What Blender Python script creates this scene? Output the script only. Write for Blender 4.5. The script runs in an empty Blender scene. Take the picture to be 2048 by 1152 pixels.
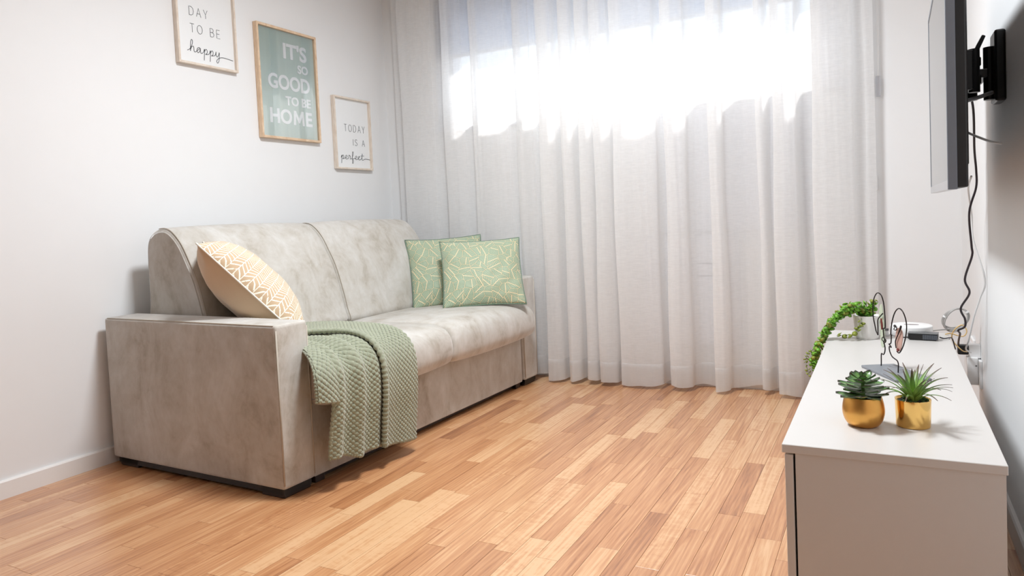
import bpy, bmesh, math, random
import numpy as np
from mathutils import Vector, Matrix

random.seed(7)
rng = np.random.default_rng(7)
SC = bpy.context.scene
COL = SC.collection
PI = math.pi

# ------------------------------------------------------------------ camera
YAW, PITCH, ROLL, FPX = -0.481625, -0.046455, 0.045035, 1443.27
fw = Vector((math.sin(YAW)*math.cos(PITCH), math.cos(YAW)*math.cos(PITCH), math.sin(PITCH)))
rt = Vector((math.cos(YAW), -math.sin(YAW), 0))
dn = fw.cross(rt)
r2 = math.cos(ROLL)*rt + math.sin(ROLL)*dn
d2 = -math.sin(ROLL)*rt + math.cos(ROLL)*dn
cam = bpy.data.cameras.new('camera')
cam.sensor_width = 36
cam.lens = FPX/2048*36
cam.shift_y = -71.52/2048
cam.clip_start = 0.02
cam_ob = bpy.data.objects.new('camera', cam)
COL.objects.link(cam_ob)
M = Matrix((r2, -d2, -fw)).transposed().to_4x4()
M.translation = Vector((2.93838, 0.0, 0.95448))
cam_ob.matrix_world = M
SC.camera = cam_ob

# ------------------------------------------------------------------ world, light, exposure
SKY = 1.0
SUN = 4.6
FILL_LAMP = 54.0
EXPOSURE = 0.44
world = bpy.data.worlds.new('sky')
SC.world = world
world.use_nodes = True
bg = world.node_tree.nodes['Background']
bg.inputs[0].default_value = (0.80, 0.90, 1.0, 1)
bg.inputs[1].default_value = SKY

def area(name, loc, size, energy, color, rot=(0, 0, 0), shape='RECTANGLE', size_y=None, portal=False):
    l = bpy.data.lights.new(name, 'AREA')
    l.energy = energy
    l.color = color
    l.shape = shape
    l.size = size
    if size_y: l.size_y = size_y
    o = bpy.data.objects.new(name, l)
    o.location = loc
    o.rotation_euler = rot
    COL.objects.link(o)
    if portal: l.cycles.is_portal = True
    return o
area('window_portal', (1.57, 4.26, 2.06), 2.36, 1, (1, 1, 1), (-PI/2, 0, 0), 'RECTANGLE', 1.04, True)

sl_ = bpy.data.lights.new('sun', 'SUN')
sl_.energy = SUN; sl_.angle = 0.13; sl_.color = (1.0, 0.98, 0.95)
sun = bpy.data.objects.new('sun', sl_); COL.objects.link(sun)
sun_dir = Vector((0.25, -1.0, -1.25))          # travels into the room and down
sun.rotation_euler = sun_dir.to_track_quat('-Z', 'Y').to_euler()
sun.location = (1.0, 6.0, 4.5)
vs = SC.view_settings
vs.view_transform = 'Standard'
vs.look = 'None'
vs.gamma = 1
vs.use_curve_mapping = False
vs.exposure = EXPOSURE
SC.cycles.max_bounces = 12
SC.cycles.transparent_max_bounces = 16
SC.cycles.diffuse_bounces = 6

# ------------------------------------------------------------------ materials
def srgb(r, g, b):
    f = lambda c: (c/255/12.92 if c/255 <= 0.04045 else ((c/255+0.055)/1.055)**2.4)
    return (f(r), f(g), f(b), 1)

class N:
    """small wrapper around a material node tree"""
    def __init__(s, name):
        s.m = bpy.data.materials.new(name)
        s.m.use_nodes = True
        s.t = s.m.node_tree
        s.p = s.t.nodes['Principled BSDF']
        s.out = s.t.nodes['Material Output']
    def n(s, typ, **kw):
        nd = s.t.nodes.new('ShaderNode'+typ)
        for k, v in kw.items():
            if k.startswith('i_'): nd.inputs[k[2:]].default_value = v
            else: setattr(nd, k, v)
        return nd
    def l(s, a, b):
        s.t.links.new(a, b)
    def math(s, op, a, b=None, c=None):
        nd = s.n('Math', operation=op)
        for i, x in enumerate((a, b, c)):
            if x is None: continue
            if isinstance(x, (int, float)): nd.inputs[i].default_value = x
            else: s.l(x, nd.inputs[i])
        return nd.outputs[0]
    def mix(s, fac, a, b):
        nd = s.n('Mix', data_type='RGBA')
        for i, x in ((0, fac), (6, a), (7, b)):
            if isinstance(x, (int, float, tuple)): nd.inputs[i].default_value = x
            else: s.l(x, nd.inputs[i])
        return nd.outputs[2]
    def noise(s, vec, scale, detail=3, rough=0.55, dist=0):
        nd = s.n('TexNoise')
        nd.inputs['Scale'].default_value = scale
        nd.inputs['Detail'].default_value = detail
        nd.inputs['Roughness'].default_value = rough
        nd.inputs['Distortion'].default_value = dist
        if vec is not None: s.l(vec, nd.inputs['Vector'])
        return nd.outputs['Fac']
    def obj(s, scale=(1, 1, 1)):
        tc = s.n('TexCoord'); mp = s.n('Mapping')
        mp.inputs['Scale'].default_value = scale
        s.l(tc.outputs['Object'], mp.inputs['Vector'])
        return mp.outputs[0]
    def ramp(s, fac, stops):
        nd = s.n('ValToRGB')
        cr = nd.color_ramp
        while len(cr.elements) < len(stops): cr.elements.new(0.5)
        for e, (p, c) in zip(cr.elements, stops):
            e.position = p; e.color = c
        s.l(fac, nd.inputs[0])
        return nd.outputs[0]
    def bump(s, h, strength, dist=0.002):
        nd = s.n('Bump')
        nd.inputs['Strength'].default_value = strength
        nd.inputs['Distance'].default_value = dist
        s.l(h, nd.inputs['Height'])
        s.l(nd.outputs[0], s.p.inputs['Normal'])
    def set(s, **kw):
        for k, v in kw.items():
            s.p.inputs[k.replace('_', ' ')].default_value = v
        return s

def simple(name, color, rough=0.5, metal=0.0, var=0.04, scale=30, bump=0.0, **kw):
    m = N(name)
    c = m.noise(m.obj(), scale, 3)
    dark = tuple(x*(1-var) for x in color[:3])+(1,)
    lite = tuple(min(1, x*(1+var)) for x in color[:3])+(1,)
    m.l(m.mix(c, dark, lite), m.p.inputs['Base Color'])
    m.set(Roughness=rough, Metallic=metal)
    if bump: m.bump(c, bump)
    m.set(**kw)
    return m.m

WALL = simple('wall_paint', srgb(232, 233, 234), 0.75, var=0.012, scale=9, bump=0.03)
CEIL = simple('ceiling_paint', srgb(238, 238, 237), 0.8, var=0.01, scale=6)
TRIM = simple('skirting_paint', srgb(233, 231, 229), 0.4, var=0.01)
WHITE = simple('white_plastic', srgb(238, 238, 238), 0.35, var=0.01)
PVC = simple('window_frame_white', srgb(225, 227, 232), 0.3, var=0.01)
CERAMIC = simple('white_ceramic', srgb(232, 230, 227), 0.3, var=0.015)
BLACK = simple('black_plastic', srgb(22, 22, 24), 0.45, var=0.1)
BLACKMETAL = simple('black_painted_metal', srgb(16, 16, 18), 0.32, 0.3, var=0.1)
WIRE = simple('dark_bronze_wire', srgb(38, 30, 30), 0.3, 0.8, var=0.2)
TVGREY = simple('grey_bezel', srgb(112, 118, 128), 0.4, var=0.05)
SILVER = simple('silver_trim', srgb(200, 202, 206), 0.25, 0.6, var=0.03)
SLATE = simple('grey_slate', srgb(128, 132, 138), 0.45, var=0.1, scale=60, bump=0.1)
CABLE_B = simple('black_cable', srgb(40, 30, 36), 0.4, var=0.1)
CABLE_G = simple('grey_cable', srgb(170, 168, 166), 0.4, var=0.03)
CABLE_W = simple('white_cable', srgb(226, 226, 226), 0.4, var=0.02)
CABLE_Y = simple('cream_cable', srgb(226, 190, 130), 0.4, var=0.04)
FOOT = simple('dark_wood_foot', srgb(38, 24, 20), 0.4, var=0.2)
SOIL = simple('dark_soil', srgb(35, 38, 30), 0.9, var=0.5, scale=200, bump=0.6)
INK = simple('black_ink', srgb(40, 42, 46), 0.6, var=0.02)
PAPER = simple('white_paper', srgb(234, 236, 237), 0.7, var=0.01)
PALEGREEN = simple('pale_green_enamel', srgb(196, 208, 186), 0.3, var=0.05)
PINK = simple('dusty_pink_enamel', srgb(200, 164, 152), 0.3, var=0.12, scale=40)
REDBROWN = simple('red_brown_enamel', srgb(110, 38, 34), 0.3, var=0.1)
CAB = simple('cabinet_white_laminate', srgb(207, 204, 201), 0.34, var=0.012, scale=60)
GOLD_S = simple('satin_gold', srgb(226, 170, 92), 0.34, 1.0, var=0.05, scale=40)
GOLD_P = simple('polished_gold', srgb(240, 196, 118), 0.12, 1.0, var=0.02)
PAPERGREEN = simple('sage_paper', srgb(170, 190, 178), 0.65, var=0.02)

def mk_glass(name, refl=0.06):
    m = N(name)
    tr = m.n('BsdfTransparent'); gl = m.n('BsdfGlossy')
    gl.inputs['Roughness'].default_value = 0.02
    lw = m.n('LayerWeight'); lw.inputs['Blend'].default_value = 0.5
    f = m.math('ADD', m.math('MULTIPLY', m.math('POWER', lw.outputs['Facing'], 5.0), 0.9), 0.035+refl)
    mx = m.n('MixShader')
    m.l(f, mx.inputs[0]); m.l(tr.outputs[0], mx.inputs[1]); m.l(gl.outputs[0], mx.inputs[2])
    m.l(mx.outputs[0], m.out.inputs[0])
    return m.m
GLASS = mk_glass('window_glass', 0.0)
PICGLASS = mk_glass('picture_glass', 0.15)

def mk_sheer(name, alpha0, color, slub=0.12, blur=0.0):
    m = N(name)
    o1 = m.obj((300, 300, 30)); o2 = m.obj((26, 26, 270))
    n1 = m.noise(o1, 1, 2); n2 = m.noise(o2, 1, 2)
    w = m.math('ADD', m.math('MULTIPLY', n1, 0.3), m.math('MULTIPLY', n2, 0.7))
    lw = m.n('LayerWeight'); lw.inputs['Blend'].default_value = 0.45
    a = m.math('ADD', m.math('MULTIPLY', lw.outputs['Facing'], 0.60), alpha0)
    a = m.math('ADD', a, m.math('MULTIPLY', m.math('SUBTRACT', w, 0.5), slub*4))
    a = m.math('MINIMUM', m.math('MAXIMUM', a, 0.05), 0.97)
    tr = m.n('BsdfTransparent'); df = m.n('BsdfDiffuse'); tl = m.n('BsdfTranslucent')
    df.inputs[0].default_value = color; tl.inputs[0].default_value = color
    mx = m.n('MixShader'); mx.inputs[0].default_value = 0.45
    m.l(df.outputs[0], mx.inputs[1]); m.l(tl.outputs[0], mx.inputs[2])
    thru = m.n('MixShader'); thru.inputs[0].default_value = blur
    rf = m.n('BsdfRefraction'); rf.inputs['IOR'].default_value = 1.0; rf.inputs['Roughness'].default_value = 0.42
    rf.inputs[0].default_value = (0.97, 0.97, 0.97, 1)
    m.l(tr.outputs[0], thru.inputs[1]); m.l(rf.outputs[0], thru.inputs[2])
    m2 = m.n('MixShader')
    m.l(a, m2.inputs[0]); m.l(thru.outputs[0], m2.inputs[1]); m.l(mx.outputs[0], m2.inputs[2])
    m.l(m2.outputs[0], m.out.inputs[0])
    return m.m
SHEER = mk_sheer('white_sheer_linen', 0.66, srgb(250, 250, 250), 0.14, 0.6)
HEM = mk_sheer('white_sheer_hem', 0.40, srgb(245, 245, 245), 0.08, 0.65)
BLIND = mk_sheer('pale_roller_fabric', 0.97, srgb(206, 214, 226), 0.01)

def mk_velvet():
    m = N('grey_taupe_velvet')
    o = m.obj()
    n1 = m.noise(m.obj((1, 1, 0.55)), 6.5, 6, 0.66, 0.6)
    n2 = m.noise(o, 22, 4, 0.6, 0.4)
    f = m.math('ADD', m.math('MULTIPLY', n1, 0.75), m.math('MULTIPLY', n2, 0.25))
    c = m.ramp(f, [(0.32, srgb(160, 151, 138)), (0.46, srgb(186, 181, 173)), (0.66, srgb(204, 202, 198))])
    m.l(c, m.p.inputs['Base Color'])
    m.set(Roughness=0.85, Sheen_Weight=0.8, Sheen_Roughness=0.35, Specular_IOR_Level=0.2)
    fine = m.noise(o, 420, 2)
    big = m.noise(m.obj((3, 3, 1.6)), 3.0, 3, 0.5, 1.5)
    m.bump(m.math('ADD', m.math('MULTIPLY', fine, 0.06), big), 0.35, 0.012)
    return m.m
VELVET = mk_velvet()

def mk_wood_frame(name, c1, c2):
    m = N(name)
    n = m.noise(m.obj((60, 5, 5)), 4, 4, 0.6, 1.0)
    m.l(m.ramp(n, [(0.3, c1), (0.7, c2)]), m.p.inputs['Base Color'])
    m.set(Roughness=0.55)
    m.bump(n, 0.1)
    return m.m
PINE = mk_wood_frame('pale_pine', srgb(205, 172, 140), srgb(232, 208, 180))
PALEWOOD = mk_wood_frame('whitewashed_pine', srgb(212, 196, 180), srgb(232, 222, 210))

def mk_parquet():
    m = N('oiled_parquet')
    at = m.n('Attribute'); at.attribute_name = 'tone'
    sp = m.n('SeparateColor'); m.l(at.outputs['Color'], sp.inputs[0])
    tone, off, kind = sp.outputs[0], sp.outputs[1], sp.outputs[2]
    tc = m.n('TexCoord')
    cb = m.n('CombineXYZ')
    m.l(m.math('MULTIPLY', off, 37.0), cb.inputs[0]); m.l(m.math('MULTIPLY', off, 53.0), cb.inputs[1])
    add = m.n('VectorMath', operation='ADD')
    m.l(tc.outputs['Object'], add.inputs[0]); m.l(cb.outputs[0], add.inputs[1])
    def mp(sc):
        q = m.n('Mapping'); q.inputs['Scale'].default_value = sc
        m.l(add.outputs[0], q.inputs['Vector']); return q.outputs[0]
    g1 = m.noise(mp((34, 1.7, 1)), 1.0, 4, 0.6, 1.6)
    g2 = m.noise(mp((220, 7, 1)), 1.0, 3, 0.6, 0.3)
    g3 = m.noise(mp((9, 14, 1)), 1.3, 3, 0.6, 2.2)
    wv = m.n('TexWave', wave_type='BANDS', bands_direction='X')
    wv.inputs['Scale'].default_value = 7; wv.inputs['Distortion'].default_value = 7
    wv.inputs['Detail'].default_value = 2; wv.inputs['Detail Scale'].default_value = 0.8
    m.l(mp((3.2, 0.35, 1)), wv.inputs['Vector'])
    grain = m.math('ADD', m.math('MULTIPLY', g1, 0.62), m.math('MULTIPLY', g2, 0.33))
    grain = m.math('ADD', grain, m.math('MULTIPLY', wv.outputs['Fac'], 0.07))
    figured = m.math('MULTIPLY', m.math('GREATER_THAN', kind, 0.75), m.math('MULTIPLY', g3, 0.3))
    grain = m.math('ADD', grain, figured)
    f = m.math('ADD', m.math('MULTIPLY', m.math('SUBTRACT', grain, 0.52), 1.9), tone)
    c = m.ramp(f, [(0.05, srgb(146, 92, 56)), (0.35, srgb(184, 126, 82)), (0.65, srgb(206, 152, 106)), (0.95, srgb(222, 178, 134))])
    m.l(c, m.p.inputs['Base Color'])
    m.l(m.math('ADD', m.math('MULTIPLY', g2, 0.12), 0.30), m.p.inputs['Roughness'])
    m.set(Specular_IOR_Level=0.5, Coat_Weight=0.9, Coat_Roughness=0.24)
    m.bump(grain, 0.05, 0.002)
    return m.m
PARQUET = mk_parquet()

def mk_leafprint():
    m = N('sage_satin_leaf_print')
    uv = m.n('UVMap')
    mp = m.n('Mapping'); mp.inputs['Scale'].default_value = (8.5, 8.5, 1)
    m.l(uv.outputs[0], mp.inputs['Vector'])
    v1 = m.n('TexVoronoi', voronoi_dimensions='2D'); v1.inputs['Scale'].default_value = 1.0
    m.l(mp.outputs[0], v1.inputs['Vector'])
    v2 = m.n('TexVoronoi', voronoi_dimensions='2D', feature='DISTANCE_TO_EDGE'); v2.inputs['Scale'].default_value = 1.0
    m.l(mp.outputs[0], v2.inputs['Vector'])
    sub = m.n('VectorMath', operation='SUBTRACT')
    m.l(mp.outputs[0], sub.inputs[0]); m.l(v1.outputs['Position'], sub.inputs[1])
    sp = m.n('SeparateColor'); m.l(v1.outputs['Color'], sp.inputs[0])
    rot = m.n('VectorRotate', rotation_type='Z_AXIS')
    m.l(sub.outputs[0], rot.inputs['Vector']); m.l(m.math('MULTIPLY', sp.outputs[0], 6.283), rot.inputs['Angle'])
    xyz = m.n('SeparateXYZ'); m.l(rot.outputs[0], xyz.inputs[0])
    ax = m.math('ABSOLUTE', xyz.outputs[0])
    vein = m.math('FRACT', m.math('MULTIPLY', m.math('ADD', xyz.outputs[1], m.math('MULTIPLY', m.math('POWER', ax, 1.4), 1.5)), 6.5))
    lv = m.math('LESS_THAN', vein, 0.32)
    rib = m.math('LESS_THAN', ax, 0.035)
    edge = m.math('LESS_THAN', v2.outputs['Distance'], 0.02)
    gap = m.math('GREATER_THAN', v2.outputs['Distance'], 0.06)
    line = m.math('MAXIMUM', m.math('MAXIMUM', m.math('MULTIPLY', lv, gap), rib), edge)
    base = m.mix(m.noise(uv.outputs[0], 6, 2), srgb(108, 136, 112), srgb(134, 158, 134))
    gold = m.mix(m.noise(uv.outputs[0], 4, 2), srgb(232, 218, 182), srgb(224, 194, 150))
    pale = m.mix(m.noise(uv.outputs[0], 5, 2), srgb(196, 212, 188), srgb(216, 206, 172))
    line = m.math('MAXIMUM', rib, edge)
    base = m.mix(m.math('MULTIPLY', lv, gap), base, pale)
    m.l(m.mix(line, base, gold), m.p.inputs['Base Color'])
    m.set(Roughness=0.6, Sheen_Weight=0.3)
    m.bump(m.noise(uv.outputs[0], 7, 3, 0.5, 1.0), 0.25, 0.02)
    return m.m
LEAFPRINT = mk_leafprint()

def mk_chevron():
    m = N('beige_chevron_print')
    uv = m.n('UVMap'); xyz = m.n('SeparateXYZ'); m.l(uv.outputs[0], xyz.inputs[0])
    u = m.math('MULTIPLY', xyz.outputs[1], 16.0); v = m.math('MULTIPLY', xyz.outputs[0], 36.0)
    fu = m.math('FRACT', u); par = m.math('MODULO', m.math('FLOOR', u), 2.0)
    sgn = m.math('SUBTRACT', m.math('MULTIPLY', par, 2.0), 1.0)
    s = m.math('FRACT', m.math('ADD', v, m.math('ADD', m.math('MULTIPLY', m.math('MULTIPLY', fu, sgn), 1.2), 20.0)))
    line = m.math('MAXIMUM', m.math('LESS_THAN', s, 0.26), m.math('LESS_THAN', fu, 0.09))
    brk = m.math('GREATER_THAN', m.noise(uv.outputs[0], 60, 2), 0.38)
    line = m.math('MULTIPLY', line, brk)
    base = m.mix(m.noise(uv.outputs[0], 5, 3), srgb(188, 160, 128), srgb(204, 178, 146))
    m.l(m.mix(line, base, srgb(246, 238, 222)), m.p.inputs['Base Color'])
    m.set(Roughness=0.75, Sheen_Weight=0.3)
    m.bump(m.noise(uv.outputs[0], 9, 3, 0.5, 1.0), 0.2, 0.015)
    return m.m
CHEVRON = mk_chevron()
BEIGE = simple('plain_beige_cotton', srgb(206, 180, 150), 0.8, var=0.05, scale=14, bump=0.3, Sheen_Weight=0.3)
CREAMPIPE = simple('cream_piping', srgb(240, 234, 222), 0.7, var=0.02)
GREENPIPE = simple('dark_sage_piping', srgb(104, 128, 108), 0.6, var=0.05)
VELVETPIPE = simple('taupe_velvet_piping', srgb(180, 171, 158), 0.8, var=0.06)

def mk_blanket():
    m = N('sage_chunky_knit')
    n = m.noise(m.obj(), 60, 3)
    m.l(m.mix(n, srgb(132, 138, 116), srgb(164, 168, 146)), m.p.inputs['Base Color'])
    m.set(Roughness=0.95, Sheen_Weight=0.5)
    m.bump(m.noise(m.obj(), 500, 2), 0.4, 0.002)
    return m.m
KNIT = mk_blanket()

def mk_leaf(name, c1, c2, c3, rough=0.4):
    m = N(name)
    at = m.n('Attribute'); at.attribute_name = 'leafpos'
    sp = m.n('SeparateColor'); m.l(at.outputs['Color'], sp.inputs[0])
    nz = m.noise(m.obj(), 90, 2)
    f = m.math('ADD', sp.outputs[0], m.math('MULTIPLY', m.math('SUBTRACT', nz, 0.5), 0.3))
    m.l(m.ramp(f, [(0.15, c1), (0.6, c2), (0.95, c3)]), m.p.inputs['Base Color'])
    m.set(Roughness=rough, Subsurface_Weight=0.0)
    return m.m
SUCC = mk_leaf('dark_succulent_leaf', srgb(112, 152, 72), srgb(80, 118, 78), srgb(74, 48, 52), 0.28)
SPIKE = mk_leaf('spiky_leaf', srgb(158, 190, 84), srgb(108, 148, 72), srgb(92, 70, 58), 0.4)
PEARL = simple('bright_green_leaf', srgb(112, 172, 50), 0.4, var=0.35, scale=120)
PEARL2 = simple('olive_green_leaf', srgb(136, 146, 56), 0.4, var=0.25, scale=120)
STEM = simple('green_stem', srgb(104, 140, 66), 0.5, var=0.1)

def mk_screen():
    m = N('dark_glossy_screen')
    m.l(m.mix(m.noise(m.obj(), 3), (0.012, 0.012, 0.013, 1), (0.016, 0.016, 0.017, 1)), m.p.inputs['Base Color'])
    m.set(Roughness=0.08)
    return m.m
SCREEN = mk_screen()

# ------------------------------------------------------------------ mesh helpers
def link(name, me, mat, parent=None, loc=None, smooth=False):
    if isinstance(mat, (list, tuple)):
        for x in mat: me.materials.append(x)
    elif mat: me.materials.append(mat)
    if smooth:
        me.polygons.foreach_set('use_smooth', [True]*len(me.polygons))
    o = bpy.data.objects.new(name, me)
    COL.objects.link(o)
    if parent: o.parent = parent
    if loc is not None: o.location = loc
    return o

def obj(name, vf, mat, parent=None, loc=None, smooth=False):
    me = bpy.data.meshes.new(name)
    me.from_pydata([tuple(v) for v in vf[0]], [], [tuple(f) for f in vf[1]])
    me.validate(); me.update()
    return link(name, me, mat, parent, loc, smooth)

def join(*parts):
    V, F = [], []
    for v, f in parts:
        n = len(V)
        V += [tuple(p) for p in v]
        F += [tuple(i+n for i in q) for q in f]
    return V, F

def box(x0, x1, y0, y1, z0, z1, bev=0.0, seg=2):
    bm = bmesh.new()
    bmesh.ops.create_cube(bm, size=1)
    for v in bm.verts:
        v.co = Vector(((x0+x1)/2+v.co.x*(x1-x0), (y0+y1)/2+v.co.y*(y1-y0), (z0+z1)/2+v.co.z*(z1-z0)))
    if bev:
        bmesh.ops.bevel(bm, geom=bm.edges[:], offset=bev, segments=seg, profile=0.5, affect='EDGES')
    bm.verts.index_update()
    V = [tuple(v.co) for v in bm.verts]
    F = [tuple(v.index for v in f.verts) for f in bm.faces]
    bm.free()
    return V, F

def cr(pts, n=8, closed=False):
    """Catmull-Rom through the points"""
    P = [np.array(p, float) for p in pts]
    m = len(P); out = []
    rngi = range(m) if closed else range(m-1)
    for i in rngi:
        p1, p2 = P[i], P[(i+1) % m]
        p0 = P[i-1] if (closed or i > 0) else 2*p1-p2
        p3 = P[(i+2) % m] if (closed or i+2 < m) else 2*p2-p1
        for k in range(n):
            t = k/n
            out.append(0.5*((2*p1)+(-p0+p2)*t+(2*p0-5*p1+4*p2-p3)*t*t+(-p0+3*p1-3*p2+p3)*t**3))
    if not closed: out.append(P[-1])
    return out

def tube(pts, r, seg=8, closed=False, flat=None):
    """tube along points; r a number or a list"""
    P = [Vector(p) for p in pts]
    m = len(P)
    R = r if hasattr(r, '__len__') else [r]*m
    V, F = [], []
    up = None
    for i in range(m):
        a = P[(i-1) % m] if (closed or i > 0) else P[i]
        b = P[(i+1) % m] if (closed or i < m-1) else P[i]
        t = (b-a)
        if t.length < 1e-9: t = Vector((0, 0, 1))
        t.normalize()
        if up is None:
            up = t.orthogonal().normalized()
        up = (up - t*up.dot(t))
        if up.length < 1e-6: up = t.orthogonal()
        up.normalize()
        s = t.cross(up)
        for k in range(seg):
            a_ = 2*PI*k/seg
            V.append(tuple(P[i]+(up*math.cos(a_)+s*math.sin(a_))*R[i]))
    for i in range(m if closed else m-1):
        j = (i+1) % m
        for k in range(seg):
            l = (k+1) % seg
            F.append((i*seg+k, i*seg+l, j*seg+l, j*seg+k))
    if not closed:
        F.append(tuple(reversed(range(seg))))
        F.append(tuple((m-1)*seg+k for k in range(seg)))
    return V, F

def lathe(prof, seg=40, cx=0, cy=0, cap0=True, cap1=True):
    V, F = [], []
    for r, z in prof:
        for k in range(seg):
            a = 2*PI*k/seg
            V.append((cx+r*math.cos(a), cy+r*math.sin(a), z))
    for i in range(len(prof)-1):
        for k in range(seg):
            l = (k+1) % seg
            F.append((i*seg+k, i*seg+l, (i+1)*seg+l, (i+1)*seg+k))
    if cap0: F.append(tuple(reversed(range(seg))))
    if cap1: F.append(tuple((len(prof)-1)*seg+k for k in range(seg)))
    return V, F

def prism(poly, axis, a0, a1):
    """extrude a 2D polygon along an axis ('x': poly is y,z; 'y': poly is x,z; 'z': poly is x,y)"""
    n = len(poly)
    def p(q, a):
        return {'x': (a, q[0], q[1]), 'y': (q[0], a, q[1]), 'z': (q[0], q[1], a)}[axis]
    V = [p(q, a0) for q in poly]+[p(q, a1) for q in poly]
    F = [(i, (i+1) % n, (i+1) % n+n, i+n) for i in range(n)]+[tuple(reversed(range(n))), tuple(range(n, 2*n))]
    return V, F

def grid(fn, nu, nv, uvs=False):
    V = [fn(i/(nu-1), j/(nv-1)) for j in range(nv) for i in range(nu)]
    F = [(j*nu+i, j*nu+i+1, (j+1)*nu+i+1, (j+1)*nu+i) for j in range(nv-1) for i in range(nu-1)]
    return V, F

def empty(name, loc=(0, 0, 0), rz=0.0):
    o = bpy.data.objects.new(name, None)
    o.empty_display_size = 0.1
    COL.objects.link(o)
    o.location = loc
    o.rotation_euler = (0, 0, rz)
    return o

def tag(o, label, cat, group=None):
    o['label'] = label
    o['category'] = cat
    if group: o['group'] = group
    return o

def struct(o):
    o['kind'] = 'structure'
    return o

# ------------------------------------------------------------------ room shell
XR, YB, ZC, YR = 3.24, 3.924, 2.70, -4.6
WX0, WX1, WZ0, WZ1 = 0.40, 2.745, 1.55, 2.58
struct(obj('wall_left', box(-0.15, 0, YR, YB+0.3, -0.1, ZC+0.1), WALL))
struct(obj('wall_right', box(XR, XR+0.15, YR, YB+0.3, -0.1, ZC+0.1), WALL))
struct(obj('wall_rear', box(0, XR, YR-0.15, YR, -0.1, ZC+0.1), WALL))
struct(obj('wall_back', join(box(0, WX0, YB, YB+0.3, -0.1, ZC+0.1), box(WX1, XR, YB, YB+0.3, -0.1, ZC+0.1),
                             box(WX0, WX1, YB, YB+0.3, -0.1, WZ0), box(WX0, WX1, YB, YB+0.3, WZ1, ZC+0.1)), WALL))
struct(obj('ceiling', box(0, XR, YR, YB, ZC, ZC+0.1), CEIL))
floor = struct(obj('floor', box(0, XR, YR, YB, -0.1, -0.009), simple('dark_subfloor', srgb(96, 62, 38), 0.8)))

# parquet: strips running towards the window wall
PW, PL = 0.068, 0.56
planks = []
ncol = int(math.ceil(XR/PW))
for c in range(ncol):
    x0, x1 = c*PW, min((c+1)*PW, XR)
    y = YR - random.uniform(0, PL)
    while y < YB:
        L = random.choice([0.42, 0.5, 0.56, 0.56, 0.62, 0.7])
        a, b = max(y, YR), min(y+L, YB)
        if b-a > 0.01: planks.append((x0, x1, a, b))
        y += L
def plank_mesh(x0, x1, a, b):
    g, c = 0.00045, 0.0004
    cx, cy = (x0+x1)/2, (a+b)/2
    hx, hy = (x1-x0)/2-g, (b-a)/2-g
    dz = 0.0
    V = []
    for z, ix in ((-0.009, 0), (dz-c*0.5, 0), (dz, c)):
        for sx, sy in ((-1, -1), (1, -1), (1, 1), (-1, 1)):
            V.append((sx*(hx-ix), sy*(hy-ix), z))
    F = []
    for k in range(2):
        for i in range(4):
            j = (i+1) % 4
            F.append((k*4+i, k*4+j, k*4+4+j, k*4+4+i))
    F.append((8, 9, 10, 11))
    t = random.gauss(0.54, 0.10)
    if random.random() < 0.07: t -= 0.22
    col = (min(1, max(0, t)), random.random(), random.random(), 1)
    return V, F, (cx, cy, 0), col
def set_tone(me, cols):
    at = me.attributes.new('tone', 'FLOAT_COLOR', 'POINT')
    at.data.foreach_set('color', np.array(cols, np.float32).ravel())
camx, camy = 2.938, 0.0
def seen(p):
    x0, x1, a, b = p
    cy = (a+b)/2; cx = (x0+x1)/2
    if cy < 0.9 or cy < 1.0+0.32*(cx-0.667): return 99
    if cx > 2.78 : return 50 + cy
    if cx < 1.05 and 1.95 < cy: return 40+cy
    return math.hypot(cx-camx, cy-camy)
planks.sort(key=seen)
rest_v, rest_f, rest_c = [], [], []
for i, p in enumerate(planks):
    V, F, loc, col = plank_mesh(*p)
    if i < 300:
        me = bpy.data.meshes.new('plank')
        me.from_pydata(V, [], F); me.update()
        set_tone(me, [col]*len(V))
        link('plank', me, PARQUET, floor, loc)
    else:
        n = len(rest_v)
        rest_v += [(v[0]+loc[0], v[1]+loc[1], v[2]) for v in V]
        rest_f += [tuple(k+n for k in f) for f in F]
        rest_c += [col]*len(V)
me = bpy.data.meshes.new('more_planks')
me.from_pydata(rest_v, [], rest_f); me.update()
set_tone(me, rest_c)
o = link('more_planks', me, PARQUET, floor); o['kind'] = 'stuff'

BH = 0.0686
prof = [(0, 0), (0.013, 0), (0.013, BH-0.006), (0.009, BH), (0, BH)]
struct(obj('baseboard_left', prism(prof, 'y', YR, YB-0.013), TRIM))
struct(obj('baseboard_right', prism([(XR-a, b) for a, b in prof], 'y', YR, YB-0.013), TRIM))
struct(obj('baseboard_back', prism([(YB-a, b) for a, b in prof], 'x', 0.0, XR), TRIM))
# lighter apron panel below the window and a flat panel under it
struct(obj('trim_1', box(1.80, 2.62, YB-0.012, YB, 0.84, 1.49, 0.003), PVC))

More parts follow.
